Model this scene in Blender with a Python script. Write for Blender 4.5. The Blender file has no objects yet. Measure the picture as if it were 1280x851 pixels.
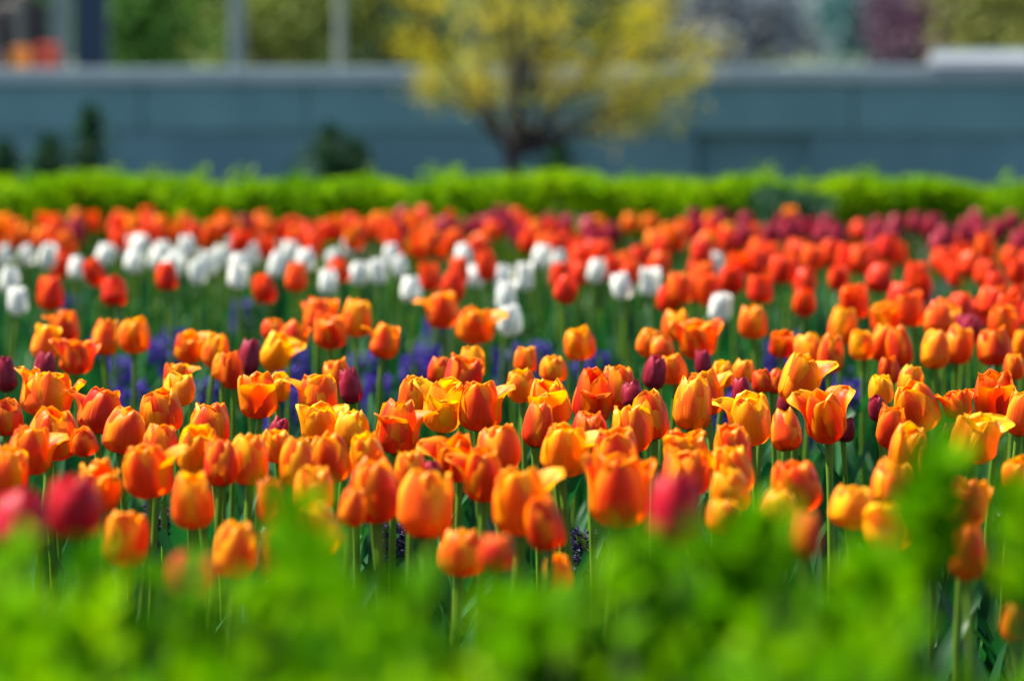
import bpy, bmesh, math, random
import numpy as np
from mathutils import Vector, Matrix, Euler

# ------------------------------------------------------------------ camera, light, exposure
scn = bpy.context.scene
COL = scn.collection
F = 4800.0                      # focal length in photo pixels (135 mm on a 36 mm sensor, 1280 px wide)
CAM_H = 0.85
PITCH = math.radians(3.72)
camd = bpy.data.cameras.new('camera')
camd.lens = 135.0
camd.sensor_width = 36.0
camd.clip_start = 0.1
camd.clip_end = 2000.0
camd.dof.use_dof = True
camd.dof.focus_distance = 4.85
camd.dof.aperture_fstop = 4.4
cam = bpy.data.objects.new('camera', camd)
COL.objects.link(cam)
cam.location = (0, 0, CAM_H)
cam.rotation_euler = (math.pi / 2 - PITCH, 0, 0)
scn.camera = cam

SUN_EL, SUN_AZ = math.radians(57), math.radians(-72)     # azimuth from +Y (away from the camera) towards +X
world = bpy.data.worlds.new('World')
scn.world = world
world.use_nodes = True
wn = world.node_tree
bg = wn.nodes['Background']
sky = wn.nodes.new('ShaderNodeTexSky')
sky.sky_type = 'NISHITA'
sky.sun_disc = False
sky.sun_elevation = SUN_EL
sky.sun_rotation = SUN_AZ
wn.links.new(sky.outputs[0], bg.inputs[0])
bg.inputs[1].default_value = 0.072
sund = bpy.data.lights.new('sun', 'SUN')
sund.energy = 5.0
sund.angle = math.radians(0.53)
sund.color = (1.0, 0.94, 0.84)
sun = bpy.data.objects.new('sun', sund)
COL.objects.link(sun)
sdir = Vector((math.sin(SUN_AZ) * math.cos(SUN_EL), math.cos(SUN_AZ) * math.cos(SUN_EL), math.sin(SUN_EL)))
sun.rotation_euler = sdir.to_track_quat('Z', 'Y').to_euler()
sun.location = (0, 0, 30)
scn.view_settings.view_transform = 'Standard'
scn.view_settings.look = 'None'
scn.view_settings.exposure = 1.75
scn.view_settings.gamma = 1.0
scn.render.film_transparent = False
scn.cycles.use_denoising = True
scn.cycles.max_bounces = 8
scn.cycles.transmission_bounces = 6
scn.cycles.diffuse_bounces = 4
scn.cycles.sample_clamp_indirect = 6.0

rnd = random.Random(7)
nrng = np.random.default_rng(11)

# ------------------------------------------------------------------ pixel of the photo + pixels per metre -> place
CP, SP = math.cos(PITCH), math.sin(PITCH)
def at(x, y, s):
    xc, yc, zc = (x - 640.0) / s, -(y - 425.5) / s, F / s
    return Vector((xc, zc * CP + yc * SP, CAM_H + yc * CP - zc * SP))
def s_for(y, z):
    return ((y - 425.5) * CP + F * SP) / (CAM_H - z)
def z_of(y, s):
    return CAM_H - ((y - 425.5) * CP + F * SP) / s

# ------------------------------------------------------------------ helpers
def tag(o, label=None, cat=None, group=None, kind=None):
    if label: o['label'] = label
    if cat: o['category'] = cat
    if group: o['group'] = group
    if kind: o['kind'] = kind
    return o
def empty(name, loc, rz=0.0):
    o = bpy.data.objects.new(name, None)
    COL.objects.link(o)
    o.empty_display_size = 0.05
    o.location = loc
    o.rotation_euler = (0, 0, rz)
    return o
def link(name, me, mat=None, parent=None, loc=(0, 0, 0)):
    o = bpy.data.objects.new(name, me)
    COL.objects.link(o)
    if mat is not None and len(me.materials) == 0: me.materials.append(mat)
    if parent is not None: o.parent = parent
    o.location = loc
    return o
def mesh_np(name, V, Q, smooth=False):
    me = bpy.data.meshes.new(name)
    V = np.asarray(V, dtype=np.float32); Q = np.asarray(Q, dtype=np.int32)
    k = Q.shape[1]
    me.vertices.add(len(V)); me.vertices.foreach_set('co', V.ravel())
    me.loops.add(Q.size); me.loops.foreach_set('vertex_index', Q.ravel())
    me.polygons.add(len(Q))
    me.polygons.foreach_set('loop_start', np.arange(0, Q.size, k, dtype=np.int32))
    me.polygons.foreach_set('loop_total', np.full(len(Q), k, dtype=np.int32))
    if smooth: me.polygons.foreach_set('use_smooth', np.ones(len(Q), dtype=bool))
    me.update(calc_edges=True)
    return me
def mesh_bm(name, bm, smooth=False):
    me = bpy.data.meshes.new(name)
    bm.normal_update()
    bm.to_mesh(me); bm.free()
    if smooth:
        for p in me.polygons: p.use_smooth = True
    return me
def bm_box(bm, x0, x1, y0, y1, z0, z1, bevel=0.0):
    r = bmesh.ops.create_cube(bm, size=1.0)
    for v in r['verts']:
        v.co = Vector((x0 + (v.co.x + .5) * (x1 - x0), y0 + (v.co.y + .5) * (y1 - y0), z0 + (v.co.z + .5) * (z1 - z0)))
    if bevel > 0:
        es = list({e for v in r['verts'] for e in v.link_edges})
        bmesh.ops.bevel(bm, geom=es, offset=bevel, segments=2, affect='EDGES', profile=0.7)
def tube_arrays(pts, radii, n=7, V=None, Q=None):
    V = [] if V is None else V; Q = [] if Q is None else Q
    base = len(V)
    up = Vector((0.31, 0.17, 0.93))
    for i, p in enumerate(pts):
        a = pts[max(i - 1, 0)]; b = pts[min(i + 1, len(pts) - 1)]
        t = (b - a).normalized()
        u = t.cross(up)
        if u.length < 1e-3: u = t.cross(Vector((1, 0, 0)))
        u.normalize(); w = t.cross(u)
        for k in range(n):
            an = 2 * math.pi * k / n
            V.append(p + (u * math.cos(an) + w * math.sin(an)) * radii[i])
    for i in range(len(pts) - 1):
        for k in range(n):
            Q.append((base + i * n + k, base + i * n + (k + 1) % n, base + (i + 1) * n + (k + 1) % n, base + (i + 1) * n + k))
    return V, Q
def leaf_cloud(C, L, W, rng, up_bias=0.3, dirs=None):
    """many small folded leaves: C (n,3) places, L and W lengths and widths; six vertices and two quads per leaf"""
    n = len(C)
    d = rng.normal(size=(n, 3)) if dirs is None else dirs + 0.45 * rng.normal(size=(n, 3))
    d[:, 2] += up_bias
    d /= np.linalg.norm(d, axis=1, keepdims=True) + 1e-9
    r = rng.normal(size=(n, 3))
    w = np.cross(d, r); w /= np.linalg.norm(w, axis=1, keepdims=True) + 1e-9
    nn = np.cross(d, w)
    L = np.broadcast_to(L, (n,))[:, None]; W = np.broadcast_to(W, (n,))[:, None]
    fold = 0.18 * W
    v = np.empty((n, 6, 3))
    v[:, 0] = C
    v[:, 1] = C + d * L * .35 + w * W * .5 + nn * fold
    v[:, 2] = C + d * L * .75 + w * W * .36 + nn * fold
    v[:, 3] = C + d * L + nn * fold * -.6
    v[:, 4] = C + d * L * .75 - w * W * .36 + nn * fold
    v[:, 5] = C + d * L * .35 - w * W * .5 + nn * fold
    q = np.array([[0, 1, 2, 3], [0, 3, 4, 5]])
    Q = (np.arange(n)[:, None, None] * 6 + q[None]).reshape(-1, 4)
    return v.reshape(-1, 3), Q

# ------------------------------------------------------------------ materials
class NT:
    def __init__(self, name):
        self.m = bpy.data.materials.new(name)
        self.m.use_nodes = True
        self.t = self.m.node_tree
        for n in list(self.t.nodes): self.t.nodes.remove(n)
        self.out = self.t.nodes.new('ShaderNodeOutputMaterial')
    def n(self, typ, **kw):
        nd = self.t.nodes.new('ShaderNode' + typ)
        for k, v in kw.items(): setattr(nd, k, v)
        return nd
    def l(self, a, b): self.t.links.new(a, b)
    def math(self, op, a, b=None, c=None, clamp=False):
        nd = self.n('Math', operation=op); nd.use_clamp = clamp
        for i, v in enumerate((a, b, c)):
            if v is None: continue
            if isinstance(v, (int, float)): nd.inputs[i].default_value = v
            else: self.l(v, nd.inputs[i])
        return nd.outputs[0]
    def mix(self, f, a, b, blend='MIX'):
        nd = self.n('Mix', data_type='RGBA', blend_type=blend)
        for sock, v in ((nd.inputs[0], f), (nd.inputs[6], a), (nd.inputs[7], b)):
            if isinstance(v, (int, float)): sock.default_value = v
            elif isinstance(v, tuple): sock.default_value = (*v[:3], 1)
            else: self.l(v, sock)
        return nd.outputs[2]
    def noise(self, vec, scale, detail=3, rough=.55, dist=0.0):
        nd = self.n('TexNoise')
        nd.inputs['Scale'].default_value = scale; nd.inputs['Detail'].default_value = detail
        nd.inputs['Roughness'].default_value = rough; nd.inputs['Distortion'].default_value = dist
        if vec is not None: self.l(vec, nd.inputs['Vector'])
        return nd.outputs['Fac']
    def ramp(self, f, stops):
        nd = self.n('ValToRGB')
        e = nd.color_ramp.elements
        while len(e) < len(stops): e.new(0.5)
        for k, (p, c) in enumerate(stops):
            e[k].position = p; e[k].color = (*c, 1) if len(c) == 3 else c
        self.l(f, nd.inputs[0])
        return nd.outputs[0]
    def finish(self, sh): self.l(sh, self.out.inputs['Surface'])

def thin_shader(t, col, trans=0.4, rough=0.5, spec=0.3, sat=1.0, bump=None, bstr=0.2, tcol=None):
    """leaf or petal: reflects from its front and lets light through from its back"""
    p = t.n('BsdfPrincipled')
    p.inputs['Roughness'].default_value = rough
    p.inputs['Specular IOR Level'].default_value = spec
    t.l(col, p.inputs['Base Color'])
    tr = t.n('BsdfTranslucent')
    if tcol is None:
        hs = t.n('HueSaturation'); hs.inputs['Saturation'].default_value = sat; hs.inputs['Value'].default_value = 1.0
        t.l(col, hs.inputs['Color']); tcol = hs.outputs[0]
    t.l(tcol, tr.inputs['Color'])
    if bump is not None:
        b = t.n('Bump'); b.inputs['Strength'].default_value = bstr; b.inputs['Distance'].default_value = 0.002
        t.l(bump, b.inputs['Height']); t.l(b.outputs[0], p.inputs['Normal'])
    mx = t.n('MixShader'); mx.inputs[0].default_value = trans
    t.l(p.outputs[0], mx.inputs[1]); t.l(tr.outputs[0], mx.inputs[2])
    t.finish(mx.outputs[0])
    return t.m

def petal_material(name, edge, flame, trans=0.42, flame_amt=1.0):
    """edge / flame: colour stops along the flower's own redness (object colour, red channel)"""
    t = NT(name)
    uv = t.n('TexCoord').outputs['UV']
    sx = t.n('SeparateXYZ'); t.l(uv, sx.inputs[0])
    v, u = sx.outputs[0], sx.outputs[1]
    oi = t.n('ObjectInfo')
    oc = t.n('SeparateColor'); t.l(oi.outputs['Color'], oc.inputs[0])
    isl = t.n('NewGeometry').outputs['Random Per Island']
    off = t.n('CombineXYZ'); t.l(t.math('MULTIPLY', isl, 17.3), off.inputs[0]); t.l(t.math('MULTIPLY', oi.outputs['Random'], 31.0), off.inputs[2])
    sc = t.n('Vector' + 'Math', operation='MULTIPLY'); t.l(uv, sc.inputs[0]); sc.inputs[1].default_value = (26, 1.5, 1)
    ad = t.n('VectorMath', operation='ADD'); t.l(sc.outputs[0], ad.inputs[0]); t.l(off.outputs[0], ad.inputs[1])
    streak = t.noise(ad.outputs[0], 1.0, 4, .6)
    sc2 = t.n('VectorMath', operation='MULTIPLY'); t.l(uv, sc2.inputs[0]); sc2.inputs[1].default_value = (2.2, 2.0, 1)
    ad2 = t.n('VectorMath', operation='ADD'); t.l(sc2.outputs[0], ad2.inputs[0]); t.l(off.outputs[0], ad2.inputs[1])
    blotch = t.noise(ad2.outputs[0], 1.0, 2, .5)
    red = t.math('ADD', oc.outputs[0], t.math('ADD', t.math('MULTIPLY_ADD', isl, .3, -.15), t.math('MULTIPLY_ADD', blotch, .5, -.25)), clamp=True)
    ecol = t.ramp(red, edge); fcol = t.ramp(red, flame)
    av = t.math('ABSOLUTE', t.math('MULTIPLY_ADD', v, 2.0, -1.0))
    # flame: wide low on the petal, narrowing to the tip, with feathered streaks
    wd = t.math('SUBTRACT', 1.12, t.math('MULTIPLY', t.math('POWER', u, 2.2), .74))
    m = t.math('SUBTRACT', wd, av)
    m = t.math('ADD', m, t.math('MULTIPLY_ADD', streak, .9, -.5))
    mr = t.n('MapRange'); mr.interpolation_type = 'SMOOTHSTEP'
    t.l(m, mr.inputs[0]); mr.inputs[1].default_value = -.05; mr.inputs[2].default_value = .55
    mm = t.math('MULTIPLY', mr.outputs[0], flame_amt)
    col = t.mix(mm, ecol, fcol)
    # thin pale margin
    mg = t.n('MapRange'); t.l(t.math('MAXIMUM', av, u), mg.inputs[0]); mg.inputs[1].default_value = .9; mg.inputs[2].default_value = 1.0
    col = t.mix(t.math('MULTIPLY', mg.outputs[0], .85), col, ecol)
    # olive foot of the petal, its colour darkened to shade out the light leak there
    ft = t.n('MapRange'); t.l(u, ft.inputs[0]); ft.inputs[1].default_value = .13; ft.inputs[2].default_value = .02
    col = t.mix(t.math('MULTIPLY', ft.outputs[0], .8), col, (.10, .08, .015))
    hs = t.n('HueSaturation'); t.l(col, hs.inputs['Color'])
    t.l(t.math('MULTIPLY_ADD', streak, .6, .68), hs.inputs['Value'])
    return thin_shader(t, hs.outputs[0], trans, .36, .2, 1.12, streak, .55)

def leaf_material(name, c1, c2, c3=None, trans=0.4, nscale=2.0, rough=.55, spec=.16, sat=1.1, tint=False):
    t = NT(name)
    g = t.n('NewGeometry')
    tc = t.n('TexCoord')
    nz = t.noise(tc.outputs['Object'], nscale, 3)
    f = t.math('ADD', t.math('MULTIPLY', g.outputs['Random Per Island'], .55), t.math('MULTIPLY_ADD', nz, 1.5, -.5), clamp=True)
    stops = [(0, c1), (1, c2)] if c3 is None else [(0, c1), (.55, c2), (1, c3)]
    col = t.ramp(f, stops)
    if tint:
        oi = t.n('ObjectInfo')
        col = t.mix(1.0, col, oi.outputs['Color'], 'MULTIPLY')
    return thin_shader(t, col, trans, rough, spec, sat)

def solid_material(name, c1, c2, scale=4.0, rough=.7, bump=.3, metallic=0.0, detail=6, dist=.01, coord='Object'):
    t = NT(name)
    tc = t.n('TexCoord')
    nz = t.noise(tc.outputs[coord], scale, detail, .62)
    col = t.ramp(nz, [(.3, c1), (.7, c2)])
    p = t.n('BsdfPrincipled')
    t.l(col, p.inputs['Base Color'])
    p.inputs['Roughness'].default_value = rough; p.inputs['Metallic'].default_value = metallic
    b = t.n('Bump'); b.inputs['Strength'].default_value = bump; b.inputs['Distance'].default_value = dist
    t.l(t.noise(tc.outputs[coord], scale * 6, 5, .6), b.inputs['Height']); t.l(b.outputs[0], p.inputs['Normal'])
    t.finish(p.outputs[0])
    return t.m

YEL, ORA, RED = (.92, .47, .012), (.92, .24, .008), (.80, .075, .006)
M = {}
M['orange'] = petal_material('orange_petal', [(0, (.96, .55, .003)), (.4, (.95, .38, .002)), (1, (.90, .15, .002))],
                             [(0, (.93, .36, .002)), (.3, (.88, .14, .002)), (.6, (.78, .048, .002)), (1, (.60, .016, .003))], trans=.42)
M['red'] = petal_material('red_petal', [(0, (.93, .30, .003)), (.4, (.88, .09, .003)), (1, (.74, .03, .006))],
                          [(0, (.88, .13, .002)), (.4, (.80, .03, .003)), (1, (.58, .010, .008))])
M['burgundy'] = petal_material('burgundy_petal', [(0, (.42, .03, .06)), (1, (.30, .012, .04))],
                               [(0, (.34, .008, .025)), (1, (.20, .005, .016))], trans=.32)
M['crimson'] = petal_material('crimson_petal', [(0, (.66, .022, .03)), (1, (.55, .005, .022))],
                              [(0, (.58, .005, .012)), (1, (.40, .002, .024))], trans=.42)
M['white'] = petal_material('white_petal', [(0, (.84, .84, .78)), (1, (.82, .82, .78))],
                            [(0, (.80, .81, .74)), (1, (.78, .80, .70))], trans=.38)
M['stem'] = leaf_material('stem_green', (.055, .13, .010), (.115, .215, .014), trans=.12, nscale=9, rough=.4)
M['tleaf'] = leaf_material('tulip_leaf', (.006, .050, .014), (.014, .09, .020), (.035, .13, .018), trans=.34, nscale=5, rough=.42, spec=.28)
M['cover'] = leaf_material('ground_leaf', (.005, .042, .012), (.012, .08, .018), (.03, .12, .018), trans=.32, nscale=1.5)
M['hedge'] = leaf_material('hedge_leaf', (.035, .13, .0005), (.13, .29, .0005), (.29, .40, .001), trans=.45, nscale=2.2, spec=.04)
M['fhedge'] = leaf_material('shrub_leaf', (.010, .08, .0003), (.09, .27, .0003), (.24, .42, .0005), trans=.46, nscale=7.0, spec=.03)
M['dshrub'] = leaf_material('dark_shrub_leaf', (.012, .05, .022), (.03, .09, .03), trans=.25, nscale=3)
M['ytree'] = leaf_material('yellow_blossom', (.13, .22, .012), (.40, .38, .008), (.88, .62, .004), trans=.42, nscale=2.4)
M['ftree'] = leaf_material('far_leaf', (.55, .55, .55), (.8, .8, .8), (1, 1, 1), trans=.35, nscale=.8, tint=True)
M['bark'] = solid_material('dark_bark', (.018, .014, .013), (.045, .037, .032), 14, .85, .6)
M['hyac'] = leaf_material('hyacinth_floret', (.03, .016, .14), (.07, .04, .30), (.12, .085, .40), trans=.3, nscale=6)
M['hyacd'] = leaf_material('faded_floret', (.018, .014, .03), (.04, .03, .09), (.06, .05, .07), trans=.2, nscale=9)
M['soil'] = solid_material('bark_mulch', (.018, .012, .009), (.065, .045, .032), 22, .95, .9, dist=.03)
M['concrete'] = solid_material('wall_concrete', (.084, .200, .208), (.122, .262, .270), 1.6, .85, .25)
M['plinth'] = solid_material('plinth_concrete', (.072, .170, .190), (.104, .22, .242), 1.2, .9, .25)
M['cap'] = solid_material('pale_stone', (.20, .28, .30), (.26, .34, .35), 2.4, .8, .25)
M['slab'] = solid_material('white_stone', (.70, .71, .72), (.82, .82, .82), 2.0, .75, .2)
M['navy'] = solid_material('navy_paint', (.002, .014, .035), (.004, .02, .045), 3, .95, .1)
M['grey'] = solid_material('grey_paint', (.042, .074, .084), (.062, .10, .112), 3, .5, .1)
M['pale'] = solid_material('pale_paint', (.11, .14, .125), (.15, .18, .155), 3, .55, .1)
M['hill'] = solid_material('hill_scrub', (.035, .07, .03), (.13, .15, .085), .35, .95, .5, dist=.3)
M['paving'] = solid_material('terrace_paving', (.22, .22, .21), (.32, .31, .30), 1.2, .9, .3)
M['black'] = solid_material('black_cloth', (.008, .009, .012), (.018, .02, .024), 20, .9, .4)
M['shirt'] = solid_material('grey_cloth', (.06, .07, .06), (.09, .10, .09), 20, .9, .4)
M['skin'] = solid_material('skin_tone', (.42, .24, .17), (.50, .29, .21), 12, .55, .1)
M['hair'] = solid_material('dark_hair', (.02, .015, .012), (.05, .035, .025), 40, .6, .5)
M['lips'] = solid_material('lip_tone', (.35, .12, .10), (.40, .15, .12), 12, .5, .1)
M['obag'] = solid_material('orange_paper', (.75, .22, .02), (.85, .30, .03), 8, .6, .2)
M['rbag'] = solid_material('red_paper', (.55, .05, .02), (.66, .08, .03), 8, .6, .2)

# ------------------------------------------------------------------ the setting
def ground():
    nx, ny = 150, 170
    xs = np.concatenate([np.linspace(-400, -6, 20), np.linspace(-5.8, 5.8, nx - 40), np.linspace(6, 400, 20)])
    ys = np.concatenate([np.linspace(-60, .5, 8), np.linspace(.6, 15, ny - 28), np.linspace(15.2, 700, 20)])
    X, Y = np.meshgrid(xs, ys)
    Z = .012 * np.sin(X * 7.1 + 1.3 * np.sin(Y * 5)) * np.sin(Y * 6.3 + X) + .008 * nrng.normal(size=X.shape)
    Z[(np.abs(X) > 5.9) | (Y < .5) | (Y > 15.1)] = 0
    V = np.stack([X, Y, Z], -1).reshape(-1, 3)
    i = np.arange((len(ys) - 1) * len(xs)).reshape(len(ys) - 1, len(xs))[:, :-1].ravel()
    Q = np.stack([i, i + 1, i + 1 + len(xs), i + len(xs)], 1)
    o = link('ground', mesh_np('ground', V, Q, True), M['soil'])
    tag(o, 'dark bark mulch of the flower bed', None, None, 'structure')
ground()

# wall: its right end stands a little nearer
PL, PR = at(-1100, 113, 128), at(2380, 113, 167)
wdir = Vector((PR.x - PL.x, PR.y - PL.y, 0)); wlen = wdir.length; wang = math.atan2(wdir.y, wdir.x)
def wall_x(px):                     # distance along the wall at which the wall meets the view ray of photo column px
    k = (px - 640) / F
    # (PL + t*d).x = k * (PL + t*d).y
    d = wdir.normalized()
    return (k * PL.y - PL.x) / (d.x - k * d.y)
wall = empty('concrete_wall', (PL.x, PL.y, 0), wang)
tag(wall, 'long low grey concrete wall with pale coping behind the hedge', 'wall')
joints = [0] + [wall_x(p) for p in (-820, -560, -310, -60, 178, 384, 640, 862, 1066, 1320, 1580, 1840, 2100)] + [wlen]
for a, b in zip(joints[:-1], joints[1:]):
    bm = bmesh.new(); bm_box(bm, a + .009, b - .009, 0, .4, .5, .915, .008)
    link('wall_panel', mesh_bm('wall_panel', bm), M['concrete'], wall)
bm = bmesh.new()
r0, r1 = wall_x(868), wall_x(1012)
bm_box(bm, 0, r0, .03, .4, -.1, .4985); bm_box(bm, r1, wlen, .03, .4, -.1, .4985); bm_box(bm, r0 + .001, r1 - .001, .10, .4, -.1, .4985)
link('plinth', mesh_bm('plinth', bm), M['plinth'], wall)
bm = bmesh.new(); bm_box(bm, 0, wlen, .045, .39, .505, .914)      # dark core seen in the joints
link('wall_core', mesh_bm('wall_core', bm), M['plinth'], wall)
n = 17
for k in range(n):
    bm = bmesh.new(); bm_box(bm, wlen * k / n + .004, wlen * (k + 1) / n - .004, -.05, .45, .917, 1.045, .012)
    link('coping', mesh_bm('coping', bm), M['cap'], wall)
sx0 = wall_x(1163)
slab = empty('stone_slab', wall.matrix_basis @ Vector((sx0, 0, 1.047)), wang)
tag(slab, 'thick white stone slab lying on the wall coping', 'stone slab')
bm = bmesh.new(); bm_box(bm, 0, 1.6, -.09, .5, 0, .085, .012); link('slab', mesh_bm('slab', bm), M['slab'], slab)
bm = bmesh.new(); bm_box(bm, .02, 1.58, -.06, .47, .086, .13, .01); link('top_course', mesh_bm('top_course', bm), M['cap'], slab)

# terrace behind the wall and the far hillside
V = np.array([(-60, 0.42, .37), (60, .42, .37), (60, 70, .37), (-60, 70, .37)], float)
me = mesh_np('terrace', V, [[0, 1, 2, 3]])
o = link('terrace', me, M['paving'], None, (PL.x + 12, PL.y - 2.0, 0)); o.rotation_euler = (0, 0, wang)
tag(o, 'paved terrace behind the wall', None, None, 'structure')
xs = np.linspace(-120, 120, 60); ys = np.linspace(96, 330, 40)
X, Y = np.meshgrid(xs, ys)
Z = 16 * (1 - np.exp(-np.maximum(Y - 96, 0) / 45)) * (1 + .25 * np.sin(X * .06 + 1)) + .5 * nrng.normal(size=X.shape) - .2
Vv = np.stack([X, Y, Z], -1).reshape(-1, 3)
i = np.arange(39 * 60).reshape(39, 60)[:, :-1].ravel()
o = link('hillside', mesh_np('hillside', Vv, np.stack([i, i + 1, i + 61, i + 60], 1), True), M['hill'])
tag(o, 'scrubby hillside far behind the wall', None, None, 'structure')

# ------------------------------------------------------------------ posts on the terrace
def post(name, px, wpx, s, h, mat, label, cat, square=True):
    p = at(px, 100, s)
    r = empty(name, (p.x, p.y, .37)); tag(r, label, cat)
    w = wpx / s / 2
    bm = bmesh.new()
    if square: bm_box(bm, -w, w, -w, w, .06, h, .012)
    else: bmesh.ops.create_cone(bm, cap_ends=True, segments=20, radius1=w, radius2=w * .8, depth=h - .06, matrix=Matrix.Translation((0, 0, .03 + h / 2)))
    link('shaft', mesh_bm('shaft', bm), mat, r)
    bm = bmesh.new(); bm_box(bm, -w * 1.4, w * 1.4, -w * 1.4, w * 1.4, 0, .058, .01)
    link('base_plate', mesh_bm('base_plate', bm), M['grey'], r)
    bm = bmesh.new(); bm_box(bm, -w * 1.2, w * 1.2, -w * 1.2, w * 1.2, h + .002, h + .1, .01)
    link('cap', mesh_bm('cap', bm), mat, r)
post('square_column', 115, 40, 100, 3.6, M['navy'], 'broad dark navy square column behind the wall', 'column')
post('grey_column', 77, 22, 92, 3.4, M['grey'], 'grey column close beside the dark navy one', 'column')
post('round_post', 297, 20, 104, 3.5, M['grey'], 'slim blue-grey post alone between the navy column and tree', 'post', False)
post('pale_post', 425, 12, 96, 3.5, M['pale'], 'thin pale post nearest to the yellow tree', 'post', False)

# ------------------------------------------------------------------ a person in black on the terrace
def skin_mesh(name, verts, edges, mat, parent, root=0, sub=2):
    me = bpy.data.meshes.new(name)
    me.from_pydata([v[:3] for v in verts], edges, [])
    o = link(name, me, mat, parent)
    md = o.modifiers.new('skin', 'SKIN')
    for k, v in enumerate(verts):
        r = v[3] if len(v) == 4 else v[3:5]
        me.skin_vertices[0].data[k].radius = (r, r) if not isinstance(r, tuple) else r
        me.skin_vertices[0].data[k].use_root = (k == root)
    md.use_smooth_shade = True
    s = o.modifiers.new('sub', 'SUBSURF'); s.levels = sub; s.render_levels = sub
    return o
def person():
    p = at(27, 100, 114)
    r = empty('person', (p.x, p.y, .37)); tag(r, 'person in an open black jacket standing behind the wall, head cropped', 'person')
    vs = [(0, 0, .95, .13), (0, 0, 1.15, .13), (0, 0, 1.36, .15), (0, 0, 1.47, .06), (0, -.01, 1.54, .055), (0, -.02, 1.62, .092), (0, -.015, 1.70, .075)]
    es = [(0, 1), (1, 2), (2, 3), (3, 4), (4, 5), (5, 6)]
    def chain(start, pts):
        k = start
        for q in pts:
            vs.append(q); es.append((k, len(vs) - 1)); k = len(vs) - 1
        return k
    for sd in (-1, 1):
        h = chain(2, [(sd * .17, 0, 1.38, .06), (sd * .235, .01, 1.12, .045), (sd * .245, -.07, .88, .032), (sd * .245, -.09, .81, .03)])
        for f, (dx, ln) in enumerate(((-.028, .06), (-.01, .075), (.01, .07), (.027, .055))):
            chain(h, [(sd * .245 + dx * .4, -.09 + dx, .775, .011), (sd * .245 + dx * .4 - sd * .01, -.095 + dx, .775 - ln * .6, .009), (sd * .225 + dx * .3, -.09 + dx, .765 - ln * .75, .008)])
        chain(h, [(sd * .225, -.125, .80, .011), (sd * .215, -.135, .765, .009)])
        chain(0, [(sd * .10, 0, .86, .09), (sd * .11, -.01, .48, .06), (sd * .115, .02, .09, .04), (sd * .12, -.10, .045, .036)])
    body = skin_mesh('body', vs, es, M['skin'], r)
    rings = [(.78, .205, .145), (.90, .195, .14), (1.05, .19, .135), (1.2, .205, .14), (1.33, .215, .135), (1.40, .19, .12), (1.445, .12, .10), (1.48, .078, .082), (1.53, .074, .078)]
    V, Q = [], []
    for (z, rx, ry) in rings:
        for k in range(24):
            a = 2 * math.pi * k / 24
            V.append((rx * math.cos(a), .008 + ry * math.sin(a), z + (.012 * math.cos(2 * a) if z < 1.4 else 0)))
    for i in range(len(rings) - 1):
        for k in range(24): Q.append((i * 24 + k, i * 24 + (k + 1) % 24, (i + 1) * 24 + (k + 1) % 24, (i + 1) * 24 + k))
    jk = link('jacket', mesh_np('jacket', V, Q, True), M['black'], r)
    for sd in (-1, 1):
        Vs, Qs = tube_arrays([Vector((sd * .15, .005, 1.385)), Vector((sd * .21, .005, 1.36)), Vector((sd * .238, .01, 1.26)), Vector((sd * .25, .01, 1.12)), Vector((sd * .25, -.03, 1.0)), Vector((sd * .25, -.075, .885))], [.085, .088, .078, .07, .062, .055], 14)
        link('sleeve', mesh_np('sleeve', [tuple(v) for v in Vs], Qs, True), M['black'], jk)
    V, Q = [], []
    for i, (z, rx, ry) in enumerate(rings[:-2]):
        hw = (.07, .06, .055, .055, .055, .05, .045)[i]
        for k in range(7):
            xx = -hw + 2 * hw * k / 6
            V.append((xx, .008 - ry * math.sqrt(1 - (xx / rx) ** 2) - .006, z + .012))
    for i in range(len(rings) - 3):
        for k in range(6): Q.append((i * 7 + k, i * 7 + k + 1, (i + 1) * 7 + k + 1, (i + 1) * 7 + k))
    link('shirt', mesh_np('shirt', V, Q, True), M['shirt'], r)
    tv = [(0, 0, .9, .14)]; te = []
    for sd in (-1, 1):
        b = len(tv); tv += [(sd * .10, 0, .82, .105), (sd * .11, -.01, .48, .075), (sd * .115, .02, .10, .06)]; te += [(0, b), (b, b + 1), (b + 1, b + 2)]
    skin_mesh('trousers', tv, te, M['black'], r)
    for sd in (-1, 1):
        bm = bmesh.new(); bmesh.ops.create_uvsphere(bm, u_segments=14, v_segments=10, radius=1, matrix=Matrix.Translation((sd * .12, -.05, .05)) @ Matrix.Diagonal((.05, .14, .05, 1)))
        link('shoe', mesh_bm('shoe', bm, True), M['black'], r)
        bm = bmesh.new(); bmesh.ops.create_uvsphere(bm, u_segments=10, v_segments=8, radius=.011, matrix=Matrix.Translation((sd * .032, -.108, 1.645)))
        link('eye', mesh_bm('eye', bm, True), M['slab'], r)
        bm = bmesh.new(); bmesh.ops.create_uvsphere(bm, u_segments=10, v_segments=8, radius=1, matrix=Matrix.Translation((sd * .095, -.01, 1.63)) @ Matrix.Diagonal((.012, .02, .03, 1)))
        link('ear', mesh_bm('ear', bm, True), M['skin'], r)
    bm = bmesh.new(); bmesh.ops.create_cone(bm, segments=8, radius1=.018, radius2=.006, depth=.045, cap_ends=True, matrix=Matrix.Translation((0, -.12, 1.615)) @ Matrix.Rotation(.35, 4, 'X'))
    link('nose', mesh_bm('nose', bm, True), M['skin'], r)
    bm = bmesh.new(); bmesh.ops.create_uvsphere(bm, u_segments=10, v_segments=8, radius=1, matrix=Matrix.Translation((0, -.108, 1.575)) @ Matrix.Diagonal((.025, .01, .007, 1)))
    link('mouth', mesh_bm('mouth', bm, True), M['lips'], r)
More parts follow.
